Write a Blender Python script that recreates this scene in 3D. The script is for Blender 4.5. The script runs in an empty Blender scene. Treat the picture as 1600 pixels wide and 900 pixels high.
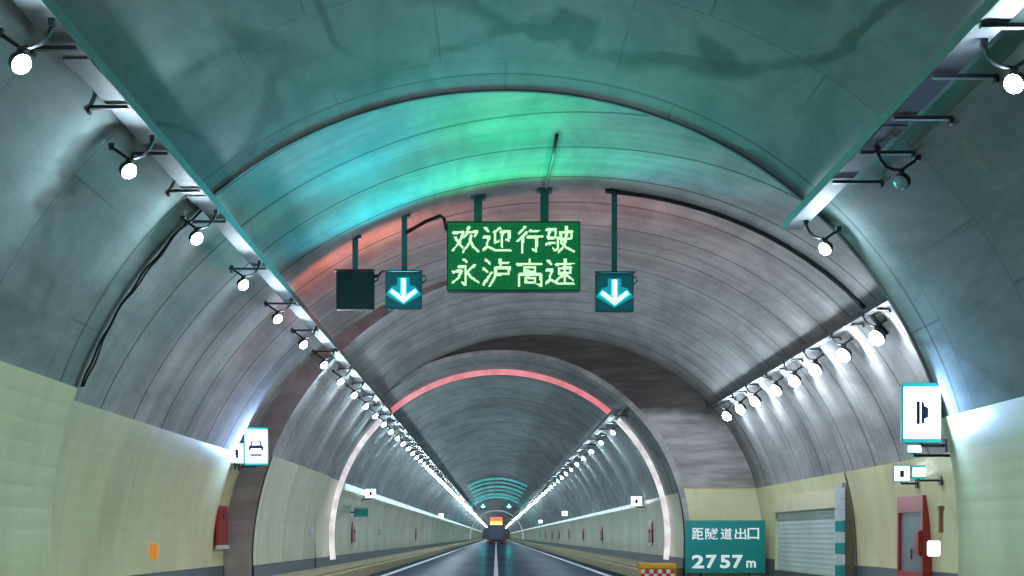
import bpy, bmesh, math, random
from mathutils import Vector, Matrix
random.seed(7)
sc = bpy.context.scene
COL = sc.collection
EYE = 1.35                      # eye height above the road
F = 2400.0                      # focal length in photo pixels

# ------------------------------------------------------------------ camera, world, exposure
cam = bpy.data.cameras.new("camera")
cam.lens = F / 1600 * 36; cam.sensor_width = 36
cam.shift_x = 25 / 1600; cam.shift_y = 388 / 1600
cam.clip_start = 0.1; cam.clip_end = 5000
camo = bpy.data.objects.new("camera", cam); COL.objects.link(camo)
camo.location = (0, 0, EYE); camo.rotation_euler = (math.radians(90), 0, 0)
sc.camera = camo
w = bpy.data.worlds.new("World"); sc.world = w; w.use_nodes = True
wn = w.node_tree.nodes; wl = w.node_tree.links
sky = wn.new("ShaderNodeTexSky"); sky.sky_type = 'NISHITA'; sky.sun_disc = False
sky.sun_elevation = math.radians(30); sky.sun_rotation = math.radians(160)
wl.new(sky.outputs[0], wn["Background"].inputs[0]); wn["Background"].inputs[1].default_value = 0.05
sc.view_settings.view_transform = 'Standard'; sc.view_settings.look = 'None'
sc.view_settings.exposure = 0.12; sc.view_settings.gamma = 1
sc.render.engine = 'CYCLES'
cy = sc.cycles
cy.use_denoising = True; cy.max_bounces = 7; cy.diffuse_bounces = 4; cy.glossy_bounces = 3
cy.transmission_bounces = 2; cy.use_light_tree = True; cy.sample_clamp_indirect = 6
cy.caustics_reflective = False; cy.caustics_refractive = False

# light strengths, all of them lamps or displays the photo shows lit
L_LAMP = 680.0; L_FLOOD = 340.0
P_GREEN = 92.0; P_CYAN = 50.0; P_RED = 34.0; P_BEAM = 1950.0

# ------------------------------------------------------------------ node helpers
class NT:
    def __init__(s, name):
        s.m = bpy.data.materials.new(name); s.m.use_nodes = True
        s.t = s.m.node_tree; s.b = s.t.nodes["Principled BSDF"]
    def n(s, typ, **kw):
        x = s.t.nodes.new(typ)
        for k, v in kw.items(): setattr(x, k, v)
        return x
    def l(s, a, b): s.t.links.new(a, b)
    def put(s, sock, v):
        if hasattr(v, 'is_output'): s.l(v, sock)
        else: sock.default_value = v
    def math(s, op, a, b=0.0, clamp=False):
        x = s.n("ShaderNodeMath", operation=op, use_clamp=clamp)
        s.put(x.inputs[0], a); s.put(x.inputs[1], b); return x.outputs[0]
    def ramp(s, v, p0, p1):
        x = s.n("ShaderNodeMapRange", interpolation_type='SMOOTHSTEP'); x.clamp = True
        s.put(x.inputs[0], v); x.inputs[1].default_value = p0; x.inputs[2].default_value = p1
        return x.outputs[0]
    def mix(s, fac, a, b, mode='MIX'):
        x = s.n("ShaderNodeMix", data_type='RGBA', blend_type=mode)
        s.put(x.inputs[0], fac)
        for i, c in ((6, a), (7, b)):
            if hasattr(c, 'is_output'): s.l(c, x.inputs[i])
            else: x.inputs[i].default_value = (*c, 1) if len(c) == 3 else c
        return x.outputs[2]
    def uv(s, sx=1, sy=1, ox=0, oy=0):
        c = s.n("ShaderNodeUVMap"); mp = s.n("ShaderNodeMapping")
        s.l(c.outputs[0], mp.inputs[0]); mp.inputs['Scale'].default_value = (sx, sy, 1)
        mp.inputs['Location'].default_value = (ox, oy, 0); return mp.outputs[0]
    def obj(s, sx=1, sy=1, sz=1):
        c = s.n("ShaderNodeTexCoord"); mp = s.n("ShaderNodeMapping")
        s.l(c.outputs['Object'], mp.inputs[0]); mp.inputs['Scale'].default_value = (sx, sy, sz); return mp.outputs[0]
    def noise(s, vec, scale=1, detail=4, rough=.55, dist=0):
        x = s.n("ShaderNodeTexNoise"); s.l(vec, x.inputs['Vector'])
        x.inputs['Scale'].default_value = scale; x.inputs['Detail'].default_value = detail
        x.inputs['Roughness'].default_value = rough; x.inputs['Distortion'].default_value = dist
        return x.outputs[0]
    def bump(s, h, strength=.3, dist=.02):
        x = s.n("ShaderNodeBump"); x.inputs['Strength'].default_value = strength
        x.inputs['Distance'].default_value = dist; s.l(h, x.inputs['Height']); s.l(x.outputs[0], s.b.inputs['Normal'])
    def base(s, c): s.put(s.b.inputs['Base Color'], c if hasattr(c, 'is_output') else (*c, 1)); return s
    def rough(s, v): s.put(s.b.inputs['Roughness'], v); return s
    def metal(s, v): s.b.inputs['Metallic'].default_value = v; return s
    def emit(s, c, k):
        s.put(s.b.inputs['Emission Color'], c if hasattr(c, 'is_output') else (*c, 1)); s.put(s.b.inputs['Emission Strength'], k); return s

def plain(name, c, r=.5, metal=0, var=.25, sc_=8):
    t = NT(name); n = t.noise(t.obj(), sc_, 5)
    d = tuple(x * (1 - var) for x in c); b = tuple(min(1, x * (1 + var)) for x in c)
    t.base(t.mix(n, d, b)); t.rough(r); t.metal(metal); return t.m
def glow(name, c, k, base=(.02, .02, .02)):
    t = NT(name); t.base(base); t.emit(c, k); t.rough(.4); return t.m

def concrete(name, c, streak=.5, joint=None, joint_k=.5, blotch=.5, vein=0.0, grid=0.0, lines=.5, rough=.75, speck=(.36, .30, .24)):
    """cast concrete lining; UV = (metres round the arch, metres along the tunnel)"""
    t = NT(name)
    col = t.mix(t.ramp(t.noise(t.uv(.16, .035), 1, 6, .6, .6), .3, .72), tuple(x * (1 - .45 * blotch) for x in c), tuple(x * (1 + .35 * blotch) for x in c))
    # streaks that run round the arch, left by the boards and by water
    s1 = t.noise(t.uv(.13, .8), 1, 5, .6); s2 = t.noise(t.uv(.22, 3.4), 1, 4, .6)
    st = t.math('ADD', t.math('MULTIPLY', s1, .74), t.math('MULTIPLY', s2, .26))
    g = t.ramp(st, .34, .68)
    dk = 1 - .55 * streak; lt = 1 + .42 * streak
    col = t.mix(1.0, col, t.mix(g, (dk, dk, dk), (lt, lt, lt)), 'MULTIPLY')
    # rust-brown water marks
    br = t.math('MULTIPLY', t.ramp(t.noise(t.uv(.5, .5, 9, 3), 1, 6, .7), .60, .72), .55)
    col = t.mix(br, col, speck)
    h = st
    if lines:
        ln = t.ramp(t.noise(t.uv(.012, 1.45, 4, 0), 1, 2, .5), .335, .30)
        gate = t.ramp(t.noise(t.uv(.2, .4, 2, 7), 1, 3), .38, .55)
        col = t.mix(t.math('MULTIPLY', t.math('MULTIPLY', ln, gate), lines), col, (.035, .042, .045))
    if joint:
        sp, off = joint
        sep = t.n("ShaderNodeSeparateXYZ"); t.l(t.uv(1, 1), sep.inputs[0])
        wob = t.math('MULTIPLY', t.math('SUBTRACT', t.noise(t.uv(.5, .1), 1, 3), .5), .12)
        v = t.math('ADD', t.math('ADD', sep.outputs[1], wob), 1000 * sp - off)
        m = t.math('ABSOLUTE', t.math('SUBTRACT', t.math('FRACT', t.math('DIVIDE', v, sp)), .5))
        j = t.ramp(m, .5 - .06 / sp, .5 - .02 / sp)
        col = t.mix(t.math('MULTIPLY', j, joint_k), col, (.02, .026, .028))
    if vein:
        # edges of old seepage stains: level lines of a slow noise, broad here and thin there
        for sx, sy, ox, oy, wd, kk in ((.20, .10, 3, 1, .022, 1.0), (.13, .05, 1, 9, .020, .9)):
            nz = t.noise(t.uv(sx, sy, ox, oy), 1, 4.5, .52, .35)
            d = t.math('ABSOLUTE', t.math('SUBTRACT', nz, .5))
            gate = t.ramp(t.noise(t.uv(.22, .2, 5 + ox, 5), 1, 3), .34, .62)
            soft = t.ramp(t.noise(t.uv(.9, .5, ox, 2), 1, 4), .2, .8)
            if sx == .20:      # the crown leaks, the side walls hardly do
                su = t.n("ShaderNodeSeparateXYZ"); t.l(t.uv(1, 1), su.inputs[0]); crown = t.math('ADD', t.math('MULTIPLY', t.ramp(t.math('ABSOLUTE', su.outputs[0]), 7.0, 4.0), .85), .15)
            gate = t.math('MULTIPLY', gate, crown)
            band = t.math('MULTIPLY', t.math('MULTIPLY', t.ramp(d, wd, wd * .1), gate), t.math('MULTIPLY', soft, vein * kk))
            band = t.math('MINIMUM', band, .62); col = t.mix(band, col, (.07, .078, .078))
    if grid:
        bk = t.n("ShaderNodeTexBrick"); t.l(t.uv(1, 1), bk.inputs['Vector'])
        bk.inputs['Scale'].default_value = 1; bk.inputs['Brick Width'].default_value = 2.1; bk.inputs['Row Height'].default_value = 2.6
        bk.inputs['Mortar Size'].default_value = .022; bk.inputs['Mortar Smooth'].default_value = .6; bk.offset = .37
        gg = t.ramp(t.noise(t.uv(.4, .3, 3, 1), 1, 3), .36, .6)
        col = t.mix(t.math('MULTIPLY', t.math('MULTIPLY', bk.outputs['Fac'], gg), grid), col, (.045, .05, .05))
    mid = t.ramp(t.noise(t.uv(1.0, .26, 2, 6), 1, 8, .70, .5), .30, .70)
    col = t.mix(1.0, col, t.mix(mid, (.74, .74, .75), (1.16, 1.16, 1.14)), 'MULTIPLY')
    soot = t.math('MULTIPLY', t.ramp(t.noise(t.uv(.30, .07, 7, 2), 1, 6, .62, .5), .54, .72), .42 * blotch)
    col = t.mix(soot, col, (.075, .08, .08))
    t.base(col); t.rough(.9); t.b.inputs['Specular IOR Level'].default_value = .18
    t.bump(t.noise(t.uv(3, 1.2), 1, 7, .65), .35, .03)
    return t.m

def panel_mat(name, c, joint_sp, jc, off=0, rough=.3, dirt=.35):
    t = NT(name)
    col = t.mix(t.ramp(t.noise(t.uv(.25, .35), 1, 5), .3, .7), tuple(x * (1 - .22) for x in c), tuple(min(.85, x * 1.12) for x in c))
    run = t.ramp(t.noise(t.uv(.25, 5), 1, 4, .6), .55, .8)
    col = t.mix(t.math('MULTIPLY', run, dirt), col, tuple(x * .62 for x in c))
    sep = t.n("ShaderNodeSeparateXYZ"); t.l(t.uv(1, 1), sep.inputs[0])
    def lines(comp, sp, o, half):
        v = t.math('FRACT', t.math('DIVIDE', t.math('ADD', comp, 1000 * sp - o), sp))
        return t.ramp(t.math('ABSOLUTE', t.math('SUBTRACT', v, .5)), .5 - half * 1.6 / sp, .5 - half * .6 / sp)
    j = lines(sep.outputs[1], joint_sp, off, .035)
    col = t.mix(t.math('MULTIPLY', j, .75), col, jc)
    sp2 = joint_sp / 4
    j2 = t.math('ADD', lines(sep.outputs[1], sp2, off, .007), lines(sep.outputs[0], .8, .2, .006))
    col = t.mix(t.math('MULTIPLY', j2, .11), col, (.25, .24, .17))
    t.base(col); t.rough(t.ramp(t.noise(t.uv(.8, .8), 1, 3), -1.0 + rough, 1.9)); t.rough(rough)
    t.b.inputs['Coat Weight'].default_value = .25; t.b.inputs['Coat Roughness'].default_value = .12
    t.bump(t.noise(t.uv(.7, 1.2), 1, 2), .12, .02)
    return t.m

M = {}
def led_mat(name, c, k):
    t = NT(name); n = t.ramp(t.noise(t.obj(2.2, 2.2, 2.2), 1, 4, .6), .3, .7)
    t.base((.3, .3, .3)); t.emit(t.mix(n, tuple(x * .62 for x in c), tuple(min(1, x * 1.25 + .03) for x in c)), k); return t.m
M['lining_near'] = concrete('stained_concrete', (.275, .325, .32), .14, (9.0, .8), .5, 1.0, 2.0, .4, .0)
M['lining_bay'] = concrete('board_marked_concrete', (.39, .388, .39), .44, (2.05, .25), .7, .35, 0, 0, .7)
M['lining_step'] = concrete('streaky_concrete', (.41, .415, .42), .3, (1.75, .6), .6, .6, 0, 0, .7)
M['lining_far'] = concrete('ringed_concrete', (.385, .43, .44), .28, (4.4, 1.2), .75, .6, 0, 0, .8)
M['raw'] = concrete('dark_raw_concrete', (.125, .112, .112), .55, None, 0, 1.0, .3, 0, 0, .9)
M['rawstep'] = concrete('brown_grey_raw_concrete', (.37, .365, .39), .5, None, 0, 1.0, .3, 0, 0, .9)
M['rawgrey'] = concrete('grey_raw_concrete', (.46, .44, .45), .55, None, 0, 1.0, .5, 0, 0, .9)
M['panel_near'] = panel_mat('cream_wall_panel', (.84, .75, .44), 5.2, (.84, .76, .38), 1.4)
M['panel_far'] = panel_mat('pale_wall_panel', (.84, .79, .58), 4.4, (.35, .35, .27), 1.2)
M['panel_yellow'] = panel_mat('yellow_cream_panel', (.84, .77, .46), 3.0, (.8, .75, .4), .5)
M['edge_shade'] = plain('dark_edge_shade', (.13, .14, .14), .8, 0, .5, 2)  # colour of the shade line drawn round the vault edge
M['panel_paint'] = plain('cream_paint', (.66, .62, .42), .5, 0, .15, 2)
M['rail'] = plain('dull_zinc_paint', (.10, .12, .12), .8, 0, .3)
M['skirt'] = plain('dark_skirting_paint', (.09, .11, .14), .5)
M['asphalt'] = None
M['white_paint'] = plain('white_road_paint', (.75, .76, .76), .5)
M['yellow_paint'] = plain('dull_yellow_paint', (.42, .33, .12), .55)
M['black_paint'] = plain('black_paint', (.03, .03, .03), .5)
M['walk'] = plain('brown_walkway_concrete', (.40, .32, .17), .6, 0, .4, 2)
M['kerb'] = plain('pale_kerb_concrete', (.50, .40, .20), .6, 0, .4, 2)
M['galv'] = plain('galvanised_steel', (.10, .107, .115), .65, .2, .6, 1.3)
M['black'] = plain('black_rubber', (.012, .013, .015), .5)
M['darkmetal'] = plain('dark_painted_steel', (.035, .04, .045), .45, .3)
M['tealsteel'] = plain('teal_painted_steel', (.05, .16, .17), .4, .4)
M['lens'] = glow('lamp_lens_white', (.68, .885, 1.0), L_LAMP, (.8, .8, .8))
M['far_lens'] = glow('far_lamp_glass', (.68, .885, 1.0), L_LAMP * .4, (.8, .8, .8))
M['flood'] = glow('floodlight_lens_white', (.78, .90, 1.0), L_FLOOD, (.8, .8, .8))
M['dead'] = plain('unlit_lamp_lens', (.35, .55, .55), .15)
M['red_cab'] = plain('red_enamel', (.34, .03, .035), .35)
M['greyglass'] = plain('grey_door_glass', (.22, .25, .29), .2)
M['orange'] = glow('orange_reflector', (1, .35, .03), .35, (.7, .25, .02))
M['white_box'] = plain('white_plastic', (.75, .77, .8), .4)
M['teal_board'] = plain('teal_sign_sheet', (.0, .30, .28), .35, 0, .12, 2)
M['shutter'] = plain('grey_green_shutter', (.44, .58, .55), .5, .0, .35, .9)
M['teal_mark'] = plain('teal_reflector', (.02, .33, .36), .3)
M['pale_mark'] = plain('pale_blue_reflector', (.55, .66, .78), .3)
M['barrier_yellow'] = plain('barrier_yellow', (.75, .42, .02), .4)
M['barrier_red'] = plain('barrier_red', (.6, .03, .02), .4)
M['barrier_white'] = plain('barrier_white', (.8, .8, .78), .4)
M['led_text'] = glow('pale_green_led', (.62, 1.0, .58), 1.15)
M['arrow_led'] = glow('cyan_white_led', (.78, .97, 1.0), 3.0)
M['arrow_halo'] = glow('cyan_arrow_bloom', (.06, .72, .86), 1.1)  # bloom of the lit arrow, painted as a glowing outline
M['arrow_dim'] = glow('dim_cyan_arrow_bloom', (.0, .46, .56), .62)  # outer, weaker part of the painted arrow bloom
M['arrow_face'] = glow('teal_signal_face', (.0, .20, .26), .22, (.01, .06, .07))
M['dark_face'] = plain('dark_signal_face', (.006, .03, .035), .25)
M['sign_white'] = glow('backlit_white_panel', (.86, .95, 1.0), 4.0, (.8, .8, .8))
M['sign_teal'] = glow('backlit_teal_border', (.02, .55, .55), .6, (.02, .4, .4))
M['sign_ink'] = plain('dark_blue_ink', (.02, .02, .08), .4)
M['red_x'] = glow('red_cross_led', (1, .06, .04), 4.0)
M['ring_red'] = led_mat('pink_red_led_arch', (1.0, .22, .26), .80)
M['ring_white'] = led_mat('pink_white_led_arch', (.95, .80, .89), .85)
M['panel_reflection'] = led_mat('cool_white_reflection_glow', (.60, .86, 1.0), .80)  # glowing colour that imitates reflections on the panel tops
M['amber'] = glow('amber_led_panel', (1.0, .50, .06), 2.2)
M['amber_white'] = glow('pale_yellow_led_panel', (1.0, .85, .35), 2.0)
M['rust_red'] = glow('red_led_panel', (.9, .16, .12), 1.4)
M['truck'] = plain('dark_blue_van_paint', (.22, .25, .34), .5)
M['tyre'] = plain('tyre_rubber', (.015, .015, .015), .8)
M['tail'] = glow('tail_lamp_red', (1, .1, .08), .8)
M['teal_glow'] = led_mat('teal_ceiling_glow', (.0, .36, .36), .85)  # glow that imitates ceiling lit teal by the far signals
M['far_white'] = glow('cool_white_led_arch', (.6, .85, .95), .5)
def vms_mat():
    t = NT('green_led_matrix'); n = t.noise(t.obj(14, 14, 14), 1, 3, .7)
    b = t.mix(n, (.0, .03, .008), (.0, .20, .05)); t.base((.01, .05, .02)); t.emit(b, .9); t.rough(.4); return t.m
M['vms'] = vms_mat()
def asphalt_mat():
    t = NT('worn_asphalt')
    n = t.noise(t.obj(.5, .06, 1), 1, 5); f = t.noise(t.obj(18, 5, 1), 1, 4)
    col = t.mix(t.ramp(n, .35, .65), (.050, .064, .110), (.090, .105, .160))
    col = t.mix(t.math('MULTIPLY', f, .3), col, (.06, .065, .08))
    t.base(col); t.rough(.5); t.b.inputs['Specular IOR Level'].default_value = 0
    t.b.inputs['Coat Weight'].default_value = .07; t.b.inputs['Coat Roughness'].default_value = .24
    t.bump(f, .06, .01); return t.m
M['asphalt'] = asphalt_mat()

# ------------------------------------------------------------------ mesh helpers
def link(name, mesh, mat, parent=None, loc=None):
    o = bpy.data.objects.new(name, mesh); COL.objects.link(o)
    mats = mat if isinstance(mat, (list, tuple)) else [mat]
    for m in mats: mesh.materials.append(m)
    if parent: o.parent = parent
    if loc: o.location = loc
    return o
def tag(o, label, cat, group=None):
    o['label'] = label; o['category'] = cat
    if group: o['group'] = group
    return o
def struct(o): o['kind'] = 'structure'; return o
def thing(name, loc, label, cat, group=None, rz=0):
    o = bpy.data.objects.new(name, None); COL.objects.link(o); o.location = loc; o.rotation_euler = (0, 0, rz)
    o.empty_display_size = .1
    return tag(o, label, cat, group)
class MB:
    def __init__(s): s.bm = bmesh.new()
    def box(s, x0, x1, y0, y1, z0, z1, bev=0, mi=0):
        v = [s.bm.verts.new((x, y, z)) for x in (x0, x1) for y in (y0, y1) for z in (z0, z1)]
        q = [(0, 1, 3, 2), (4, 6, 7, 5), (0, 4, 5, 1), (2, 3, 7, 6), (0, 2, 6, 4), (1, 5, 7, 3)]
        fs = [s.bm.faces.new([v[i] for i in f]) for f in q]
        for f in fs: f.material_index = mi
        if bev: bmesh.ops.bevel(s.bm, geom=list({e for f in fs for e in f.edges}), offset=bev, segments=2, affect='EDGES')
        return s
    def tube(s, pts, r, n=8, cap=True):
        pts = [Vector(p) for p in pts]; rings = []; up = Vector((0, 0, 1))
        for i, p in enumerate(pts):
            d = (pts[min(i + 1, len(pts) - 1)] - pts[max(i - 1, 0)]).normalized()
            a = d.cross(up)
            if a.length < .05: a = d.cross(Vector((0, 1, 0)))
            a.normalize(); b = a.cross(d)
            rr = r[i] if isinstance(r, (list, tuple)) else r
            rings.append([s.bm.verts.new(p + (a * math.cos(t) + b * math.sin(t)) * rr) for t in [2 * math.pi * k / n for k in range(n)]])
        for A, B in zip(rings, rings[1:]):
            for k in range(n):
                f = s.bm.faces.new((A[k], A[(k + 1) % n], B[(k + 1) % n], B[k])); f.smooth = True
        if cap: s.bm.faces.new(rings[0]); s.bm.faces.new(rings[-1][::-1])
        return s
    def dome(s, c, r, a0, a1, n=12, m=5):
        """part of a sphere between polar angles a0..a1 measured from straight down"""
        rows = []
        for i in range(m + 1):
            a = a0 + (a1 - a0) * i / m
            rows.append([s.bm.verts.new((c[0] + r * math.sin(a) * math.cos(t), c[1] + r * math.sin(a) * math.sin(t), c[2] - r * math.cos(a)))
                         for t in [2 * math.pi * k / n for k in range(n)]])
        for A, B in zip(rows, rows[1:]):
            for k in range(n):
                f = s.bm.faces.new((A[k], A[(k + 1) % n], B[(k + 1) % n], B[k])); f.smooth = True
        return s
    def prism(s, pts, y0, y1):
        """outline in x,z extruded along y"""
        a = [s.bm.verts.new((x, y0, z)) for x, z in pts]; b = [s.bm.verts.new((x, y1, z)) for x, z in pts]
        s.bm.faces.new(a); s.bm.faces.new(b[::-1]); n = len(pts)
        for i in range(n): s.bm.faces.new((a[(i + 1) % n], a[i], b[i], b[(i + 1) % n]))
        return s
    def mesh(s, name):
        bmesh.ops.remove_doubles(s.bm, verts=s.bm.verts, dist=1e-5)
        bmesh.ops.recalc_face_normals(s.bm, faces=s.bm.faces)
        me = bpy.data.meshes.new(name); s.bm.to_mesh(me); s.bm.free(); return me
    def obj(s, name, mat, parent=None, loc=None): return link(name, s.mesh(name), mat, parent, loc)

# ------------------------------------------------------------------ tunnel cross-sections (x, height above the eye)
NAR = dict(x0=.12, aL=5.80, aR=5.78, b=5.71, z0=-.05, nL=2, nR=2)
BAY = dict(x0=1.2, aL=7.58, aR=7.25, b=6.90, z0=-.60, nL=2, nR=2.12)
STP = dict(x0=1.3, aL=7.00, aR=7.12, b=6.89, z0=-.60, nL=2, nR=2.12)
def half(P, side, Z):
    a, n = (P['aL'], P['nL']) if side < 0 else (P['aR'], P['nR'])
    t = max(0.0, (Z - P['z0']) / P['b'])
    return P['x0'] + side * a * max(0.0, 1 - t ** n) ** (1 / n)
def profile(P, N=48):
    out = []
    for i in range(2 * N + 1):
        th = math.pi * (1 - i / (2 * N)); c, s_ = math.cos(th), math.sin(th)
        a, n = (P['aL'], P['nL']) if c < 0 else (P['aR'], P['nR'])
        out.append((P['x0'] + math.copysign(a * abs(c) ** (2 / n), c), P['z0'] + P['b'] * abs(s_) ** (2 / n) + EYE))
    return [(out[0][0], 0.0)] + out + [(out[-1][0], 0.0)]
def grid_mesh(name, rows, uvs, smooth=True):
    """rows of equal length -> one sheet with uv"""
    bm = bmesh.new(); lay = bm.loops.layers.uv.new("UVMap")
    V = [[bm.verts.new(p) for p in r] for r in rows]
    for i in range(len(V) - 1):
        for k in range(len(V[0]) - 1):
            f = bm.faces.new((V[i][k], V[i][k + 1], V[i + 1][k + 1], V[i + 1][k])); f.smooth = smooth
            for lp, (a, b) in zip(f.loops, ((i, k), (i, k + 1), (i + 1, k + 1), (i + 1, k))): lp[lay].uv = uvs[a][b]
    me = bpy.data.meshes.new(name); bm.to_mesh(me); bm.free(); return me
def arc_u(pr):
    u = [0.0]
    for (x0, z0), (x1, z1) in zip(pr, pr[1:]): u.append(u[-1] + math.hypot(x1 - x0, z1 - z0))
    mid = u[len(u) // 2]; return [x - mid for x in u]
def vault(name, P, ys, mat, parent):
    pr = profile(P); u = arc_u(pr)
    return link(name, grid_mesh(name, [[(x, y, z) for x, z in pr] for y in ys], [[(a, y) for a in u] for y in ys]), mat, parent)
def face_between(name, P, Q, y, mat, parent):
    a, b = profile(P), profile(Q)
    return link(name, grid_mesh(name, [[(x, y, z) for x, z in a], [(x, y, z) for x, z in b]],
                [[(x, z) for x, z in a], [(x, z) for x, z in b]], False), mat, parent)
def panel(name, P, side, y0, y1, zt, mat, parent, zb=-.68, th=.035, dy=2.0):
    zs = [zb + (zt - zb) * k / 10 for k in range(11)]
    line = [(half(P, side, z) - side * .004, z + EYE) for z in (zs[0],)] + [(half(P, side, z) - side * th, z + EYE) for z in zs] + [(half(P, side, zt) - side * .004, zt + EYE)]
    n = max(1, int((y1 - y0) / dy)); ys = [y0 + (y1 - y0) * k / n for k in range(n + 1)]
    me = grid_mesh(name, [[(x, y, z) for x, z in line] for y in ys], [[(z, y) for x, z in line] for y in ys])
    for p in me.polygons: p.use_smooth = False
    return link(name, me, mat, parent)

YA, YG, YS, YE, YL, YF = 19.5, 27.7, 35.8, 48.0, 51.6, 640.0
def spread(a, b, d): n = max(1, int((b - a) / d)); return [a + (b - a) * k / n for k in range(n + 1)]
ZL, ZR = 1.88, 1.50            # top of the wall panels above the eye, left and right

t = tag(vault('tunnel_vault', NAR, spread(-14, YA, 2), M['lining_near'], None), 'stained smooth concrete tunnel vault nearest the viewer, teal patched ceiling and cream walls', 'tunnel lining')
panel('wall_panel', NAR, -1, -14, YA - .02, ZL, M['panel_near'], t); panel('wall_panel', NAR, 1, -14, YA - .02, ZR, M['panel_near'], t)
panel('skirting', NAR, -1, -14, YA - .02, -.69, M['skirt'], t, -1.345, .05); panel('skirting', NAR, 1, -14, YA - .02, -.69, M['skirt'], t, -1.345, .05)
def edge_shade_strip(P, y, root):  # dark ring strip added to stand for the shadow along the vault edge
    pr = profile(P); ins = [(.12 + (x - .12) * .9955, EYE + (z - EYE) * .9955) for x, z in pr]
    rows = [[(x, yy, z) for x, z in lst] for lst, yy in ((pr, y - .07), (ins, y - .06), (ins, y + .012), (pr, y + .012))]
    link('edge_shade_strip', grid_mesh('edge_shade_strip', rows, [[(i * .2, k * .1) for i in range(len(pr))] for k in range(4)], False), M['edge_shade'], root)
edge_shade_strip(NAR, YA, t)
t = tag(vault('tunnel_vault', BAY, spread(YA, YS, 1.5), M['lining_bay'], None), 'wider streaked concrete vault lit green before the hanging signs and pink behind them', 'tunnel lining')
face_between('portal_face', NAR, BAY, YA, M['rawgrey'], t)
panel('wall_panel', BAY, -1, YA + .02, YS - .02, ZL, M['panel_near'], t); panel('wall_panel', BAY, 1, YA + .02, YS - .02, ZR, M['panel_near'], t)
panel('skirting', BAY, -1, YA + .02, YS - .02, -.69, M['skirt'], t, -1.345, .05); panel('skirting', BAY, 1, YA + .02, YS - .02, -.69, M['skirt'], t, -1.345, .05)
sf = face_between('step_face', BAY, STP, YS, M['rawstep'], t); sf['label'] = 'dark unpainted crescent where the left wall steps in'
t = tag(vault('tunnel_vault', STP, spread(YS, YE, 1.5), M['lining_step'], None), 'grey ribbed concrete vault between the dark crescent and the end wall with the pink arch', 'tunnel lining')
panel('wall_panel', STP, -1, YS + .02, YE - .02, ZL, M['panel_far'], t); panel('wall_panel', STP, 1, YS + .02, YE - .02, ZR, M['panel_yellow'], t)
panel('skirting', STP, -1, YS + .02, YE - .02, -.69, M['skirt'], t, -1.345, .05); panel('skirting', STP, 1, YS + .02, YE - .02, -.69, M['skirt'], t, -1.345, .05)

def end_mat():
    '''bare cast concrete: paler below, the shade of the upper part put into the colour'''
    t = NT('shade_toned_raw_concrete')
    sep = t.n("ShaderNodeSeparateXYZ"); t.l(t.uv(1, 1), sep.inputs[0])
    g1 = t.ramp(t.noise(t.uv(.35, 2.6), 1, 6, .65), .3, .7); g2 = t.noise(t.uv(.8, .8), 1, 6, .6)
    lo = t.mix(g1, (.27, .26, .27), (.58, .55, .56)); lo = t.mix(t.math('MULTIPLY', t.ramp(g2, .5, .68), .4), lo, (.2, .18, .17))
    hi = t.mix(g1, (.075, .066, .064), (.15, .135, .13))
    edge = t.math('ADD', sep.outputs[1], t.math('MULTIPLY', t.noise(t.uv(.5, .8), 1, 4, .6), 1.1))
    col = t.mix(t.ramp(edge, 5.55, 6.0), lo, hi)  # upper part painted darker, as where light only grazes the wall
    t.base(col); t.rough(.9); t.b.inputs['Specular IOR Level'].default_value = .15; t.bump(g2, .3, .03); return t.m
def end_wall():
    """flat wall that closes the wide bay; raw concrete with the upper shade painted in, right part grey, cream paint below"""
    a, b = profile(NAR, 60), profile(STP, 60)
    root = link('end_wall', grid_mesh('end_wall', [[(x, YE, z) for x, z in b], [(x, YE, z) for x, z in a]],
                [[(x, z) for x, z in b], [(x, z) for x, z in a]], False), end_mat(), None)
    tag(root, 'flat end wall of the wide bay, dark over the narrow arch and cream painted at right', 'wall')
    zt = 1.50
    zs = [-1.35 + (zt + 1.35) * k / 16 for k in range(17)]
    rows = [[(half(NAR, 1, z) + .02, YE - .03, z + EYE), (half(STP, 1, z) - .05, YE - .03, z + EYE)] for z in zs]
    uv = [[(z, r[0][0] * .5), (z, r[1][0] * .5)] for z, r in zip(zs, rows)]
    link('painted_panel', grid_mesh('painted_panel', rows, uv, False), M['panel_yellow'], root)
    m = MB(); m.box(half(NAR, 1, zt) + .02, half(STP, 1, zt) - .05, YE - .05, YE - .002, zt + EYE, zt + EYE + .04); m.obj('panel_trim', M['kerb'], root)
    # portal lip: a smooth cast rim round the narrow opening
    pr = profile(NAR, 60); q = [(x + (.0 if abs(x - .12) < .01 else math.copysign(.16, x - .12)) * min(1, abs(x - .12) / 5.8 + .15), z + .16 * max(0, (z - EYE) / 5.7)) for x, z in pr]
    rows = [[(x, YE - .06, z) for x, z in pr], [(x, YE - .06, z) for x, z in q], [(x, YE - .003, z) for x, z in q]]
    link('portal_rim', grid_mesh('portal_rim', rows, [[(i * .2, k * .2) for i in range(len(pr))] for k in range(3)], False), M['rawgrey'], root)
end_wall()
t = tag(vault('tunnel_vault', NAR, spread(YE, 300, 3) + spread(300, YF, 40)[1:], M['lining_far'], None), 'long narrow ringed concrete vault running away beyond the pink lit arch', 'tunnel lining')
panel('wall_panel', NAR, -1, YE + .02, YF, ZL, M['panel_far'], t, dy=20); panel('wall_panel', NAR, 1, YE + .02, YF, 1.36, M['panel_far'], t, dy=20)
panel('skirting', NAR, -1, YE + .02, YF, -.69, M['skirt'], t, -1.345, .05, 20); panel('skirting', NAR, 1, YE + .02, YF, -.69, M['skirt'], t, -1.345, .05, 20)
cap = MB(); cap.prism([p for p in profile(NAR, 16)], YF, YF + .3); tag(cap.obj('closing_wall', M['rawgrey']), 'dim far wall where the long tunnel bends out of sight', 'wall')

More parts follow.
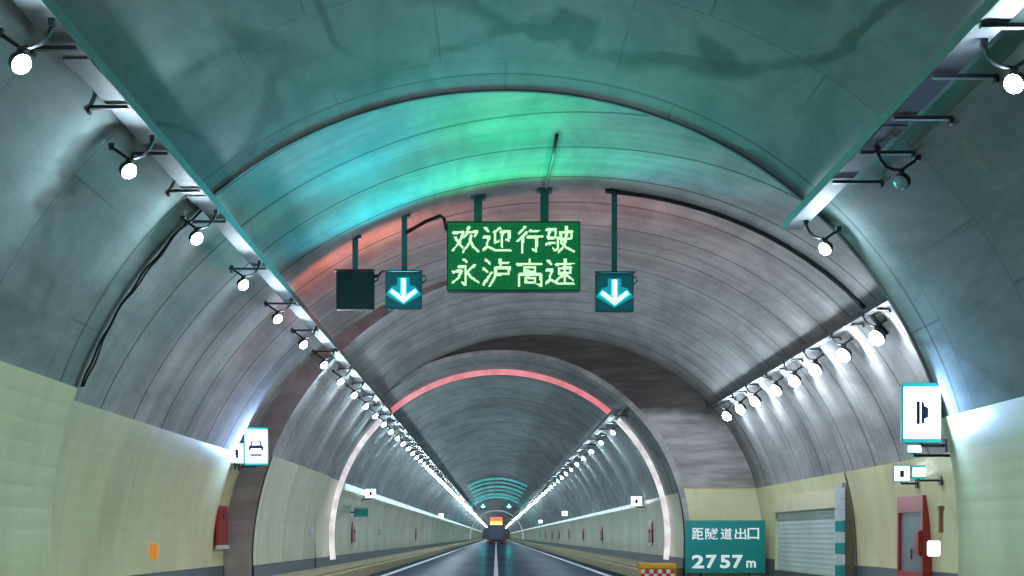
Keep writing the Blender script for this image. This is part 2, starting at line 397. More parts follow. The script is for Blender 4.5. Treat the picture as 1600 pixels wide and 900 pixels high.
# ------------------------------------------------------------------ ground
m = MB(); m.box(-7, 9.2, -14, YF, -.3, 0); struct(m.obj('road', M['asphalt']))
def strip(name, x0, x1, y0, y1, mat, z=.004):
    m = MB(); m.box(x0, x1, y0, y1, .0, z); return struct(m.obj(name, mat))
strip('lane_line', -.08, .08, -14, YF, M['white_paint'])
strip('edge_line', -3.95, -3.73, -14, YF, M['white_paint']); strip('edge_line', 3.73, 3.95, -14, YF, M['white_paint'])
def walkway(P, side, y0, y1, xin, h=.36, gap=.055):
    m = MB(); xo = half(P, side, -1.2) - side * gap
    m.box(min(xin, xo), max(xin, xo), y0, y1, 0, h)
    w_ = struct(m.obj('walkway', M['walk']))
    k = MB(); k.box(*sorted((xin - side * .22, xin)), y0, y1, 0, h - .06, .02); struct(k.obj('kerb', M['kerb']))
walkway(NAR, -1, -14, YA, -4.62); walkway(BAY, -1, YA + .002, YS - .002, -4.62); walkway(STP, -1, YS, YE, -4.62); walkway(NAR, -1, YE + .002, YF, -4.62)
walkway(NAR, 1, -14, YA, 4.66); walkway(BAY, 1, YA + .002, YS - .002, 7.4, .14); walkway(STP, 1, YS, YE - .06, 7.4, .14); walkway(NAR, 1, YE + .002, YF, 4.66)

# ------------------------------------------------------------------ cable trays
def tray(x0, x1, Z, P_at, y0, y1, side, label, brackets):
    """x0 inner edge, x1 outer edge; a ladder tray on wall brackets"""
    root = thing('cable_tray', (0, y0, 0), label, 'cable tray')
    z = Z + EYE; a, b = sorted((x0, x1))
    m = MB(); L = y1 - y0
    m.box(a, b, 0, L, z, z + .012)
    m.box(*sorted((x1, x1 - side * .012)), 0, L, z + .012, z + .09)
    m.obj('tray', M['galv'], root)
    m = MB(); m.box(*sorted((x0, x0 - side * .014)), 0, L, z - .012, z + .10); m.obj('side_rail', M['rail'], root)
    m = MB()
    for k in range(3):
        xx = a + (b - a) * (.25 + .25 * k)
        m.tube([(xx, .02, z + .035), (xx, L - .02, z + .035)], .022, 6)
    m.obj('cable', M['black'], root)
    for y in brackets:
        P = P_at(y); xo = half(P, side, Z - .05); xo = x1 + side * min(.34, abs(xo - x1))
        m = MB(); m.box(*sorted((x0 + side * .01, xo + side * .02)), y - y0 - .03, y - y0 + .03, z - .048, z - .014)
        m.box(*sorted((xo, xo - side * .03)), y - y0 - .04, y - y0 + .04, z - .09, z + .02)
        m.obj('bracket', M['darkmetal'], root)
    for k, y in enumerate(brackets):
        if k % 3 == 1 and y < 60:
            P = P_at(y); zz = Z + .01
            m = MB(); m.box(*sorted((x0 - side * .02, x1 + side * .02)), y - y0 + .35, y - y0 + .75, z - .012, z - .002)
            m.obj('cover_plate', M['galv'], root)
    return root
def at_y(y): return NAR if y < YA else BAY if y < YS else STP if y < YE else NAR
def near_list(y0, y1, s): return [y0 + s * k for k in range(int((y1 - y0) / s))]
tray(-3.50, -3.72, 4.12, at_y, 2, 630, -1, 'long grey ladder cable tray under the left side of the vault with green lit edge', near_list(11.1, 22, 1.775) + near_list(23.5, 130, 3.5))
tray(3.71, 3.94, 3.95, at_y, 2, YA + .3, 1, 'short grey cable tray at upper right ending at the first arch edge', near_list(9.2, YA, 1.3))
tray(6.60, 6.84, 3.98, at_y, YA + .6, YE - .3, 1, 'cable tray along the right side of the wide bay above the floodlights', near_list(21, YE - 1, 1.9))
tray(3.72, 3.94, 3.95, at_y, YE + .4, 630, 1, 'cable tray along the right side of the far narrow tunnel', near_list(50, 140, 3.1))

# ------------------------------------------------------------------ lamps
LAMPS = {}
def lamp_proto(kind):
    """arm, housing, lens; origin at the lens centre; the arm reaches towards -x (a left lamp) or +x (a right one)"""
    side = -1 if 'left' in kind else 1
    flood = 'flood' in kind; dead = 'dead' in kind
    r = .14 if flood else .08
    root = bpy.data.objects.new('floodlight' if flood else 'tunnel_lamp', None); root.empty_display_size = .1
    parts = []
    def add(name, mb, mat):
        o = bpy.data.objects.new(name, mb.mesh(name)); o.data.materials.append(mat); o.parent = root; parts.append(o)
    aim = (Vector((-side * .68, -.30, -.58)) if flood else Vector((-side * .64, -.48, -.60))).normalized()       # the lens looks across the tunnel
    turn = Vector((0, 0, -1)).rotation_difference(aim).to_matrix().to_4x4()
    cap = math.radians(88 if flood else 72); Rb = r / math.sin(cap); c0 = (0, 0, Rb * .12)      # a shallow bowed glass in a bowl housing
    h = MB(); h.dome(c0, Rb * 1.04, cap + .01, math.radians(176), 14, 6)
    l_ = MB(); l_.dome(c0, Rb, math.radians(3), cap, 14, 5)
    for q in (h, l_): bmesh.ops.rotate(q.bm, verts=q.bm.verts, cent=(0, 0, 0), matrix=turn)
    h.tube([(0, 0, r * .7), (0, 0, r * 1.6)], [r * .5, r * .32], 10)
    add('housing', h, M['darkmetal'])
    add('lens', l_, M['dead'] if dead else M['flood'] if flood else M['lens'])
    a = MB(); s = -side
    a.tube([(side * .16, 0, r * 1.5 + .11), (side * .07, 0, r * 1.5 + .05), (0, 0, r * 1.5), (s * .08, 0, r * 1.5 + .005), (s * .15, 0, r * 1.5 + .03), (s * .21, 0, r * 1.5 + .1), (s * .245, 0, r * 1.5 + .18)], .017, 7)
    a.box(side * .16 - .03, side * .16 + .03, -.03, .03, r * 1.5 + .09, r * 1.5 + .15)
    a.box(s * .245 - .025, s * .245 + .025, -.025, .025, r * 1.5 + .17, r * 1.5 + .23)
    add('arm', a, M['black'])
    return root, parts
def far_proto(kind):
    """past about 150 m a lamp is a single dot: one small mesh"""
    m = MB(); m.dome((0, 0, 0), .085, math.radians(4), math.radians(176), 8, 4); return m.mesh('tunnel_lamp')
FAR = None
def lamp(kind, x, Z, y, label, group, tilt=0):
    if kind not in LAMPS: LAMPS[kind] = lamp_proto(kind)
    root, parts = LAMPS[kind]
    r = root.copy(); COL.objects.link(r); r.location = (x, y, Z + EYE)
    tag(r, label, 'lamp', group)
    for p in parts:
        c = p.copy(); c.parent = r; COL.objects.link(c)
    return r
def far_lamp(x, Z, y, label, group):
    global FAR
    if FAR is None: FAR = far_proto(''); FAR.materials.append(M['far_lens'])
    o = bpy.data.objects.new('tunnel_lamp', FAR); COL.objects.link(o); o.location = (x, y, Z + EYE); return tag(o, label, 'lamp', group)
ORD = 'first second third fourth fifth sixth seventh eighth ninth tenth eleventh twelfth'.split()
GL, GR, GB, GF = 'lamps along the left cable tray', 'lamps at upper right near the viewer', 'floodlights in the wide bay', 'lamps along the right side of the far tunnel'
# near left row: 1/px = .001346 + k*.00039
k = 0; y = F * 3.7 * .001346
n_far = 'one of the many tiny far lamps in the left row beyond the pink arch'
ys = [y + 3.50 * i for i in range(-3, 179)]
seen = 0
for y in ys:
    if y < YL:
        if y > 10: seen += 1
        lab = ('bright round lamp on a black arm, %s of the left row counted from the top' % ORD[seen - 1]) if 0 < seen <= 11 else 'lamp of the left row behind the viewer'
        if y < 10: lab = 'round lamp of the left row outside the picture'
        lamp('left', -3.70, 3.68, y, lab, GL)
    elif y < 150:
        lamp('left', -3.70, 3.68, y, n_far, GL)
    else: far_lamp(-3.70, 3.68, y, n_far, GL)
lamp('right', 4.12, 3.60, 12.2, 'bright round lamp at the right picture edge, topmost of the right row', GR)
lamp('right dead', 4.12, 3.60, 15.6, 'unlit pale lamp on a black arm under the right cable tray', GR)
lamp('right', 4.12, 3.60, 19.2, 'bright round lamp just under the end of the short right tray', GR)
for y in (-4, 1, 6): lamp('right', 4.12, 3.60, y, 'round lamp of the right row outside the picture', GR)
invs = [1 / 310, 1 / 283, 1 / 260, 1 / 243, 1 / 228, 1 / 211, 1 / 199, 1 / 188]
for i, q in enumerate(invs):
    lamp('right flood', 6.76, 3.52, q * F * 3.52, 'big white floodlight in the right row of the wide bay, %s from the viewer' % ORD[i], GB)
y = 54.0; i = 0
while y < 637:
    lab = 'lit dot lamp in the right row beyond the pink arch, %s after it' % ORD[i] if i < 6 else 'one of the tiny far lamps of the right row in the long tunnel'
    if y < 150: lamp('right', 4.12, 3.66, y, lab, GF)
    else: far_lamp(4.12, 3.66, y, lab, GF)
    y += 6.0; i += 1

# ------------------------------------------------------------------ hanging signs (gantry line)
def px(X, Y, s): return ((X - 775) / s, (838 - Y) / s + EYE)
SG = 86.5; 
def top_z(x):
    P = BAY; side = -1 if x < P['x0'] else 1; a, n = (P['aL'], P['nL']) if side < 0 else (P['aR'], P['nR'])
    t = abs(x - P['x0']) / a
    return P['z0'] + P['b'] * (1 - t ** n) ** (1 / n) + EYE
def light(name, typ, loc, rot, color, power, parent, **kw):
    d = bpy.data.lights.new(name, typ); d.color = color; d.energy = power
    for k, v in kw.items(): setattr(d, k, v)
    o = bpy.data.objects.new(name, d); COL.objects.link(o); o.location = loc; o.rotation_euler = rot
    if parent: o.parent = parent
    return o
def text_mesh(s, size, extrude=.004, offset=0.0, spacing=1.0):
    c = bpy.data.curves.new('lettering', 'FONT'); c.body = s; c.size = size; c.extrude = extrude; c.offset = offset
    c.align_x = 'CENTER'; c.align_y = 'CENTER'; c.space_character = spacing; c.resolution_u = 4
    o = bpy.data.objects.new('lettering', c); COL.objects.link(o)
    bpy.context.view_layer.update()
    me = bpy.data.meshes.new_from_object(o.evaluated_get(bpy.context.evaluated_depsgraph_get()))
    bpy.data.objects.remove(o); bpy.data.curves.remove(c); return me
def fit_text(me, x0, x1, z0, z1, y):
    xs = [v.co.x for v in me.vertices]; ys_ = [v.co.y for v in me.vertices]; zs = [v.co.z for v in me.vertices]
    for v in me.vertices:
        X = x0 + (v.co.x - min(xs)) / (max(xs) - min(xs)) * (x1 - x0); Z = z0 + (v.co.y - min(ys_)) / (max(ys_) - min(ys_)) * (z1 - z0)
        v.co = (X, y - v.co.z, Z)
    return me
def arrow_pts(w_, h_, t_):
    a = t_ / 2; s = h_ / 2; q = t_ * .72
    return [(-a, s), (a, s), (a, -s + t_ * 1.5), (w_ / 2 - q * .2, -s + w_ / 2 + t_ * .35), (w_ / 2 + q * .5, -s + w_ / 2 - t_ * .3), (0, -s - t_ * .05),
            (-w_ / 2 - q * .5, -s + w_ / 2 - t_ * .3), (-w_ / 2 + q * .2, -s + w_ / 2 + t_ * .35), (-a, -s + t_ * 1.5)]
def lane_signal(cx, zc, sz, y, lit, label, pole_x, ztop, group, lights=True, scale=1.0, cross=True):
    root = thing('lane_signal', (cx, y, zc), label, 'lane signal', group)
    h = sz / 2
    m = MB(); m.box(-h, h, 0, .16, -h, h, .012); m.obj('housing', M['darkmetal' if not lit else 'tealsteel'], root)
    m = MB(); m.box(-h * .93, h * .93, -.008, -.001, -h * .93, h * .93); m.obj('face', M['arrow_face'] if lit else M['dark_face'], root)
    m = MB(); m.box(-h - .02, h + .02, -.10, .0, h, h + .02); m.obj('visor', M['darkmetal'], root)
    if lit:
        k = .70 * sz
        m = MB(); p = arrow_pts(k * 1.06, k * 1.06, k * .50); m.prism([(x, z - k * .01) for x, z in p], -.012, -.009); m.obj('arrow_outer_bloom', M['arrow_dim'], root)  # wide dim layer that imitates the bloom round the arrow
        m = MB(); p = arrow_pts(k * 1.0, k * .98, k * .26); m.prism([(x, z - k * .01) for x, z in p], -.016, -.0125); m.obj('arrow_inner_bloom', M['arrow_halo'], root)  # brighter inner layer of the imitated bloom
        m = MB(); p = arrow_pts(k * .92, k * .92, k * .125); m.prism(p, -.026, -.0165); m.obj('arrow', M['arrow_led'], root)
    if cross:
        m = MB(); c = h * .62; q = h * .13
        m.prism([(-c - q, c - q), (-c + q, c + q), (0, 2 * q), (c - q, c + q), (c + q, c - q), (2 * q, 0), (c + q, -c + q), (c - q, -c - q), (0, -2 * q), (-c + q, -c - q), (-c - q, -c + q), (-2 * q, 0)], .161, .17)
        m.obj('rear_cross', M['red_x'], root)
    m = MB(); m.box(pole_x - cx - .05, pole_x - cx + .05, .03, .13, h + .021, ztop - zc); m.box(pole_x - cx - .11, pole_x - cx + .11, .0, .16, ztop - zc - .012, ztop - zc + .04); m.obj('pole', M['tealsteel'], root)
    m = MB(); m.tube([(h - .02, .08, h * .8), (h + .05, .09, h * .86), (h + .07, .08, h * .62), (h + .02, .07, h * .5), (h - .01, .07, h * .45)], .014, 6); m.obj('cable', M['black'], root)
    if lights:
        if lit: light('signal_glow', 'AREA', (0, -.06, .05), (math.radians(-90 - 13), 0, 0), (.0, .70, .80), P_CYAN * scale, root, size=.5, spread=math.radians(125))
        if lit: light('signal_beam', 'SPOT', (0, -.06, 0), (math.radians(-90 - 3), 0, 0), (.0, .62, .78), P_BEAM * scale, root, spot_size=math.radians(46), spot_blend=1.0, shadow_soft_size=.25)
        light('cross_glow', 'AREA', (0, .2, 0), (math.radians(90 + 20), 0, 0), (1, .20, .11), P_RED * scale, root, size=.5)
    return root
G3 = 'lane control signals hanging by the green display'
for (a, b, c, d, lit, lab, pxx) in ((525.5, 585, 425, 483.5, False, 'dark unlit square lane signal, left of the two lit arrows', 555),
                                   (602, 659.5, 423.5, 486, True, 'lit white down arrow lane signal between the dark box and the green display', 632),
                                   (930, 990, 428, 487.5, True, 'lit white down arrow lane signal at right of the green display', 960)):
    x0, z1 = px(a, c, SG); x1, z0 = px(b, d, SG); xp = (pxx - 775) / SG
    lane_signal((x0 + x1) / 2, (z0 + z1) / 2, (x1 - x0), YG, lit, lab, xp, top_z(xp) - .01, G3, True, 1.6 if pxx == 632 else .75)

WALK = [[(10, 8), (20, 20)], [(4, 42), (24, 39), (13, 70)], [(2, 86), (18, 75), (45, 89), (98, 90)]]
STROKES = {
 '欢': [[(6, 25), (42, 22), (30, 58), (4, 88)], [(12, 42), (40, 80)], [(62, 4), (54, 28), (44, 42)], [(56, 24), (92, 21), (84, 38)], [(70, 36), (64, 62), (40, 95)], [(68, 54), (78, 76), (98, 93)]],
 '迎': WALK + [[(58, 9), (40, 22)], [(42, 22), (42, 62), (56, 54)], [(64, 22), (90, 19), (90, 54), (80, 50)], [(66, 22), (66, 76)]],
 '行': [[(34, 4), (10, 28)], [(38, 26), (5, 56)], [(24, 44), (24, 97)], [(50, 19), (86, 17)], [(42, 42), (99, 39)], [(74, 42), (74, 93), (60, 84)]],
 '驶': [[(4, 15), (36, 12), (32, 42)], [(13, 15), (10, 45), (44, 42), (41, 80), (33, 90), (25, 80)], [(1, 66), (33, 60)], [(52, 25), (54, 50)], [(52, 24), (90, 21), (87, 46)], [(54, 48), (86, 45)], [(70, 3), (70, 48), (62, 74), (44, 95)], [(54, 58), (70, 78), (99, 94)]],
 '永': [[(44, 2), (55, 13)], [(26, 28), (50, 28), (50, 94), (37, 84)], [(6, 47), (36, 43), (24, 68), (2, 86)], [(82, 24), (54, 48)], [(53, 46), (72, 68), (99, 85)]],
 '泸': [[(13, 6), (25, 18)], [(4, 36), (16, 46)], [(3, 90), (14, 76), (30, 50)], [(60, 2), (60, 32)], [(60, 16), (88, 14)], [(44, 34), (92, 32), (88, 56)], [(46, 56), (88, 54)], [(45, 34), (42, 66), (24, 97)]],
 '高': [[(50, 1), (50, 16)], [(6, 20), (95, 19)], [(32, 31), (32, 46)], [(32, 31), (70, 30), (70, 46)], [(32, 45), (70, 45)], [(12, 57), (12, 99)], [(12, 57), (91, 56), (91, 96), (78, 90)], [(35, 69), (35, 86)], [(35, 69), (68, 68), (68, 86)], [(35, 84), (68, 84)]],
 '速': WALK + [[(38, 20), (96, 17)], [(46, 35), (46, 54)], [(46, 35), (86, 32), (84, 52)], [(46, 53), (86, 51)], [(66, 2), (66, 83)], [(64, 54), (37, 78)], [(69, 56), (94, 76)]],
}
def led_char(ch, x0, x1, z0, z1, parent, n=26, wid=5.0):
    """one character as the lit dots of a led matrix"""
    m = MB(); dx = (x1 - x0) / n; dz = (z1 - z0) / n; nb = 0
    for i in range(n):
        for j in range(n):
            p = Vector(((i + .5) * 100 / n, (j + .5) * 100 / n)); hit = False
            for st in STROKES[ch]:
                L = len(st) - 1
                for k, (a, b) in enumerate(zip(st, st[1:])):
                    a, b = Vector(a), Vector(b); t = max(0, min(1, (p - a).dot(b - a) / (b - a).length_squared))
                    if (p - (a + (b - a) * t)).length < wid * (1.12 - .45 * (k + t) / L): hit = True
            if hit:
                x, z = x0 + i * dx, z1 - (j + 1) * dz
                v = [m.bm.verts.new(q) for q in ((x + dx * .03, -.016, z + dz * .03), (x + dx * .97, -.016, z + dz * .03), (x + dx * .97, -.016, z + dz * .97), (x + dx * .03, -.016, z + dz * .97))]
                m.bm.faces.new(v)
    me = bpy.data.meshes.new('lettering'); m.bm.normal_update(); m.bm.to_mesh(me); m.bm.free()
    return link('lettering', me, M['led_text'], parent)
def vms():
    x0, z1 = px(698.5, 347, SG); x1, z0 = px(906.5, 455, SG); cx, cz = (x0 + x1) / 2, (z0 + z1) / 2
    hw, hh = (x1 - x0) / 2, (z1 - z0) / 2
    root = thing('message_display', (cx, YG, cz), 'wide green message display with eight pale Chinese characters hanging from the vault', 'message sign')
    m = MB(); m.box(-hw, hw, 0, .28, -hh, hh, .01); m.obj('housing', M['tealsteel'], root)
    m = MB(); m.box(-hw * .985, hw * .985, -.01, -.001, -hh * .97, hh * .97); m.obj('led_panel', M['vms'], root)
    m = MB()
    for q in ((-hw, hw, hh * .972, hh), (-hw, hw, -hh, -hh * .972), (-hw, -hw * .987, -hh * .971, hh * .971), (hw * .987, hw, -hh * .971, hh * .971)): m.box(q[0], q[1], -.03, -.0005, q[2], q[3])
    m.obj('frame', M['darkmetal'], root)
    cols = [(706, 749), (754, 800), (806, 849), (852, 898)]
    for row, (chars, ya, yb) in enumerate((('欢迎行驶', 354, 397), ('永泸高速', 405, 449))):
        for ch, (a, b) in zip(chars, cols):
            led_char(ch, (a - 775) / SG - cx, (b - 775) / SG - cx, (838 - yb) / SG + EYE - cz, (838 - ya) / SG + EYE - cz, root)
    light('display_beam', 'SPOT', (0, -.08, 0), (math.radians(-90 - 3), 0, 0), (.0, .85, .35), P_BEAM * 1.5, root, spot_size=math.radians(46), spot_blend=1.0, shadow_soft_size=.4)
    for X in (747, 851):
        xp = (X - 775) / SG
        m = MB(); zt = top_z(xp) - cz
        m.box(xp - cx - .075, xp - cx + .075, .06, .22, hh + .001, zt - .012); m.box(xp - cx - .14, xp - cx + .14, .0, .28, zt - .05, zt + .03); m.obj('hanger', M['tealsteel'], root)
    light('display_glow', 'AREA', (0, -.08, 0), (math.radians(-90 - 10), 0, 0), (.0, .95, .36), P_GREEN, root, shape='RECTANGLE', size=2.2, size_y=1.0, spread=math.radians(120))
    return root
vms()
def cable(pts, r, label, n=7, name='cable', mat='black', cat='cable'):
    m = MB(); m.tube(pts, r, n); return tag(m.obj(name, M[mat]), label, cat)
def g(X, Y, y): s = F / y; x, z = px(X, Y, s); return (x, y, z)
cable([g(659, 358, YG + .1), g(634, 364, YG + .05), g(665, 346, YG + .03), g(688, 337, YG + .02), g(694, 342, YG), g(697, 358, YG), g(699, 362, YG + .1)][1:], .035, 'thick black cable between the left arrow pole and the green display')
cable([g(583, 433, YG + .1), g(590, 432, YG + .06), g(597, 424, YG + .06), g(606, 424, YG + .08)], .022, 'short black cable between the dark signal box and the lit arrow box')
pts = []
for i in range(15):
    X = 945 + (1385 - 945) * i / 14; x = (X - 775) / SG
    pts.append((x, YG - .02, top_z(x) - .05))
cable(pts, .042, 'thick black cable curving along the right vault behind the right arrow signal')
cable([(.95, 24.0, top_z(.95) - .03), (.94, 25.5, top_z(.94) - .035), (.9, YG - .1, top_z(.9) - .03)], .028, 'straight dark conduit on the green vault above the display', name='conduit', cat='conduit')
for off, lab, r in ((0, 'dark cable hanging along the left edge of the first arch, outer one', .03), (.13, 'dark cable hanging along the left edge of the first arch, inner one', .024)):
    pts = []
    for i in range(26):
        Z = 1.9 + i / 25 * 2.35
        pts.append((half(NAR, -1, Z) + .05 + off * (.35 + .15 * math.sin(i * .5)) , YA + .06 - off * .5, Z + EYE + .02 * math.sin(i * 1.3)))
    cable(pts, r * .55, lab)
# ------------------------------------------------------------------ backlit signs on brackets
def backlit(name, x0, x1, z0, z1, y, side, label, cat, pic, group=None, wall=None, border=.035):
    cx, cz = (x0 + x1) / 2, (z0 + z1) / 2; hw, hh = (x1 - x0) / 2, (z1 - z0) / 2
    root = thing(name, (cx, y, cz), label, cat, group)
    m = MB(); m.box(-hw, hw, 0, .12, -hh, hh, .01); m.obj('housing', M['tealsteel'], root)
    m = MB(); m.box(-hw + .004, hw - .004, -.008, -.001, -hh + .004, hh - .004); m.obj('border', M['sign_teal'], root)
    m = MB(); m.box(-hw + border * .5, hw - border * .5, -.016, -.009, -hh + border * 1.6, hh - border * 1.6); m.obj('lit_panel', M['sign_white'], root)
    s = hh
    if pic == 'door':
        m = MB(); m.box(-.075, -.03, -.024, -.017, -.24 * s * 1.6, .24 * s * 1.6)
        m.prism([(-.012, .37 * s), (.012, .37 * s), (.03, .22 * s), (.075, .16 * s), (.075, -.16 * s), (.03, -.2 * s), (.02, -.37 * s), (-.012, -.37 * s)], -.024, -.017)
        m.obj('pictogram', M['sign_ink'], root)
    elif pic == 'car':
        m = MB(); u = hw / .25
        m.prism([(-.13 * u, .02), (-.10 * u, .13), (.10 * u, .13), (.13 * u, .02), (.16 * u, -.01), (.16 * u, -.09), (.11 * u, -.09), (.11 * u, -.05), (-.11 * u, -.05), (-.11 * u, -.09), (-.16 * u, -.09), (-.16 * u, -.01)], -.024, -.017)
        m.box(-.13 * u, .13 * u, -.024, -.017, -.22, -.17)
        m.obj('pictogram', M['sign_ink'], root)
        m = MB(); m.prism([(-.085 * u, .03), (-.07 * u, .10), (.07 * u, .10), (.085 * u, .03)], -.03, -.0245); m.obj('pictogram_window', M['sign_white'], root)
    elif pic == 'bar':
        m = MB(); m.box(-hw * .28, hw * .28, -.024, -.017, -hh * .45, hh * .4); m.obj('pictogram', M['sign_ink'], root)
    if hh > .3: light('sign_glow', 'AREA', (0, -.05, 0), (math.radians(-90), 0, 0), (.28, .52, 1.0), 30 if side > 0 else 70, root, shape='RECTANGLE', size=hw * 2, size_y=hh * 2)
    if wall is not None:
        m = MB(); a, b = sorted((wall - cx, 0))
        m.box(a, b, .03, .07, -hh - .05, -hh - .012); m.box(a, b, .03, .07, hh * .6, hh * .6 + .03) if False else None
        m.box(*sorted((wall - cx, wall - cx - side * .03)), -.03, .13, -hh - .12, -hh + .05)
        m.box(-.02, .02, .03, .07, -hh - .012, -hh - .0005)
        m.obj('bracket', M['darkmetal'], root)
    return root
def bl(a, b, c, d, y, side, label, pic, P, group=None, cat='sign', border=.035):
    s = F / y; x0, z1 = px(a, c, s); x1, z0 = px(b, d, s)
    return backlit('backlit_sign', x0, x1, z0, z1, y, side, label, cat, pic, group, half(P, side, (z0 + z1) / 2 - EYE), border)
bl(1410, 1471, 598, 692, 19.3, 1, 'tall white backlit sign with a dark door pictogram on the right arch edge', 'door', NAR)
bl(382, 418.5, 668, 727, 34.6, -1, 'white backlit sign with a car pictogram in front of the dark crescent wall', 'car', BAY)
bl(361, 380, 692, 725, 34.5, -1, 'small white backlit sign beside the car sign on the left wall', 'bar', BAY, border=.02)
bl(1397, 1421, 727, 753, 30.0, 1, 'small white backlit sign with a dark mark above the red fire cabinet', 'bar', BAY, border=.015)
bl(1418, 1440, 695, 708, 21.5, 1, 'tiny white lit box under the tall door sign', None, BAY, border=.01)
bl(1425, 1447, 727, 748, 28.4, 1, 'small pale lit box right of the little mark sign on the right wall', None, BAY, border=.03)
far_signs = [(-1, 62, 1.73, 'white backlit sign on the left wall just beyond the pink arch'), (1, 59, 1.35, 'white backlit sign on the right wall just beyond the pink arch'),
             (-1, 140, 1.9, 'small lit sign far along the left wall'), (1, 118, 1.75, 'small lit sign far along the right wall of the narrow tunnel'),
             (1, 182, 1.75, 'tiny lit sign farthest along the right wall')]
for side, y, Z, lab in far_signs:
    xo = half(NAR, side, Z) - side * .12
    a, b = sorted((xo, xo - side * .42))
    backlit('backlit_sign', a, b, Z + EYE - .2, Z + EYE + .2, y, side, lab, 'sign', 'bar', 'backlit signs along the far tunnel', half(NAR, side, Z - .2), .02)

# ------------------------------------------------------------------ LED arches and glowing strips for wall reflections
def led_or_glow_arch(y, P, label, m_top, m_side, zsplit, rad=.24, zb=-.80):
    root = thing('led_or_glow_arch', (P['x0'], y, EYE), label, 'light arch')
    def arc(th0, th1, n, name, mat):
        bm = MB(); inn, out = [], []
        for i in range(n + 1):
            th = th0 + (th1 - th0) * i / n
            for lst, e in ((inn, .05 + rad), (out, .05)):
                lst.append(((P['aR'] - e) * math.cos(th), P['z0'] + (P['b'] - e) * math.sin(th)))
        pts = inn + out[::-1]
        v = [[bm.bm.verts.new((x, yy, z)) for x, z in lst] for lst in (inn, out) for yy in (-.05, .05)]
        A, A2, B, B2 = v
        for i in range(n):
            for q in ((A[i], A[i + 1], B[i + 1], B[i]), (A2[i], B2[i], B2[i + 1], A2[i + 1]), (A[i], A2[i], A2[i + 1], A[i + 1]), (B[i], B[i + 1], B2[i + 1], B2[i])): bm.bm.faces.new(q)
        bm.bm.faces.new((A[0], B[0], B2[0], A2[0])); bm.bm.faces.new((A[n], A2[n], B2[n], B[n]))
        bm.obj(name, mat, root)
    t0 = math.asin((zsplit - P['z0']) / P['b']); tb = math.asin((zb - P['z0']) / P['b'])
    arc(t0 + .02, math.pi - t0 - .02, 40, 'top_strip', m_top)
    arc(tb, t0 - .035, 24, 'side_strip', m_side); arc(math.pi - t0 + .035, math.pi - tb, 24, 'side_strip', m_side)
    return root
led_or_glow_arch(YL, NAR, 'glowing arch strip inside the narrow portal, pink red on top, white down the sides', M['ring_red'], M['ring_white'], 4.15, .18)
def teal_glow_strips():  # added glowing strips imitate signal light falling on the far ceiling
    for i, y in enumerate((146, 157, 169, 183, 199, 217)):
        root = thing('led_or_glow_arch', (.12, y, EYE), 'teal glow strip added for the lit ceiling over the far lanes, %s of six from the viewer' % ORD[i], 'light arch', 'teal ceiling glow strips near the vanishing point')
        for th0, th1 in ((1.04, 2.10),):
            bm = MB(); rows = []
            for k in range(25):
                th = th0 + (th1 - th0) * k / 24
                rows.append([bm.bm.verts.new((5.78 * math.cos(th) * e, yy, -.05 + 5.71 * math.sin(th) * e)) for e, yy in ((.985, -.06), (.950 + .008 * (i % 2), -.06), (.950 + .008 * (i % 2), .06), (.985, .06))])
            for A, B in zip(rows, rows[1:]):
                for q in range(4): bm.bm.faces.new((A[q], A[(q + 1) % 4], B[(q + 1) % 4], B[q]))
            bm.bm.faces.new(rows[0]); bm.bm.faces.new(rows[-1][::-1])
            bm.obj('glowing_strip', M['teal_glow'], root)
teal_glow_strips()
led_or_glow_arch(330, NAR, 'tiny pale glowing arch at the far end of the tunnel', M['far_white'], M['far_white'], 3.9, .16)
for side, y0, zt, lab in ((-1, 54.0, ZL, 'bright cool white reflection band added along the top of the far left wall panels'), (1, 60, 1.36, 'cool white reflection band added along the top of the far right wall panels')):
    root = thing('reflection_strip', (0, y0, EYE), lab, 'reflection band')
    segs = spread(y0, 600, 9.15)
    for a, b in zip(segs, segs[1:]):
        x = half(NAR, side, zt - .06)
        m = MB(); m.box(*sorted((x - side * .038, x - side * .075)), a - y0 + .25, b - y0 - .25, zt - (.24 if side < 0 else .17), zt - .02); m.obj('reflection_bar', M['panel_reflection'], root)  # added glowing bar in place of a reflection in the glossy panels

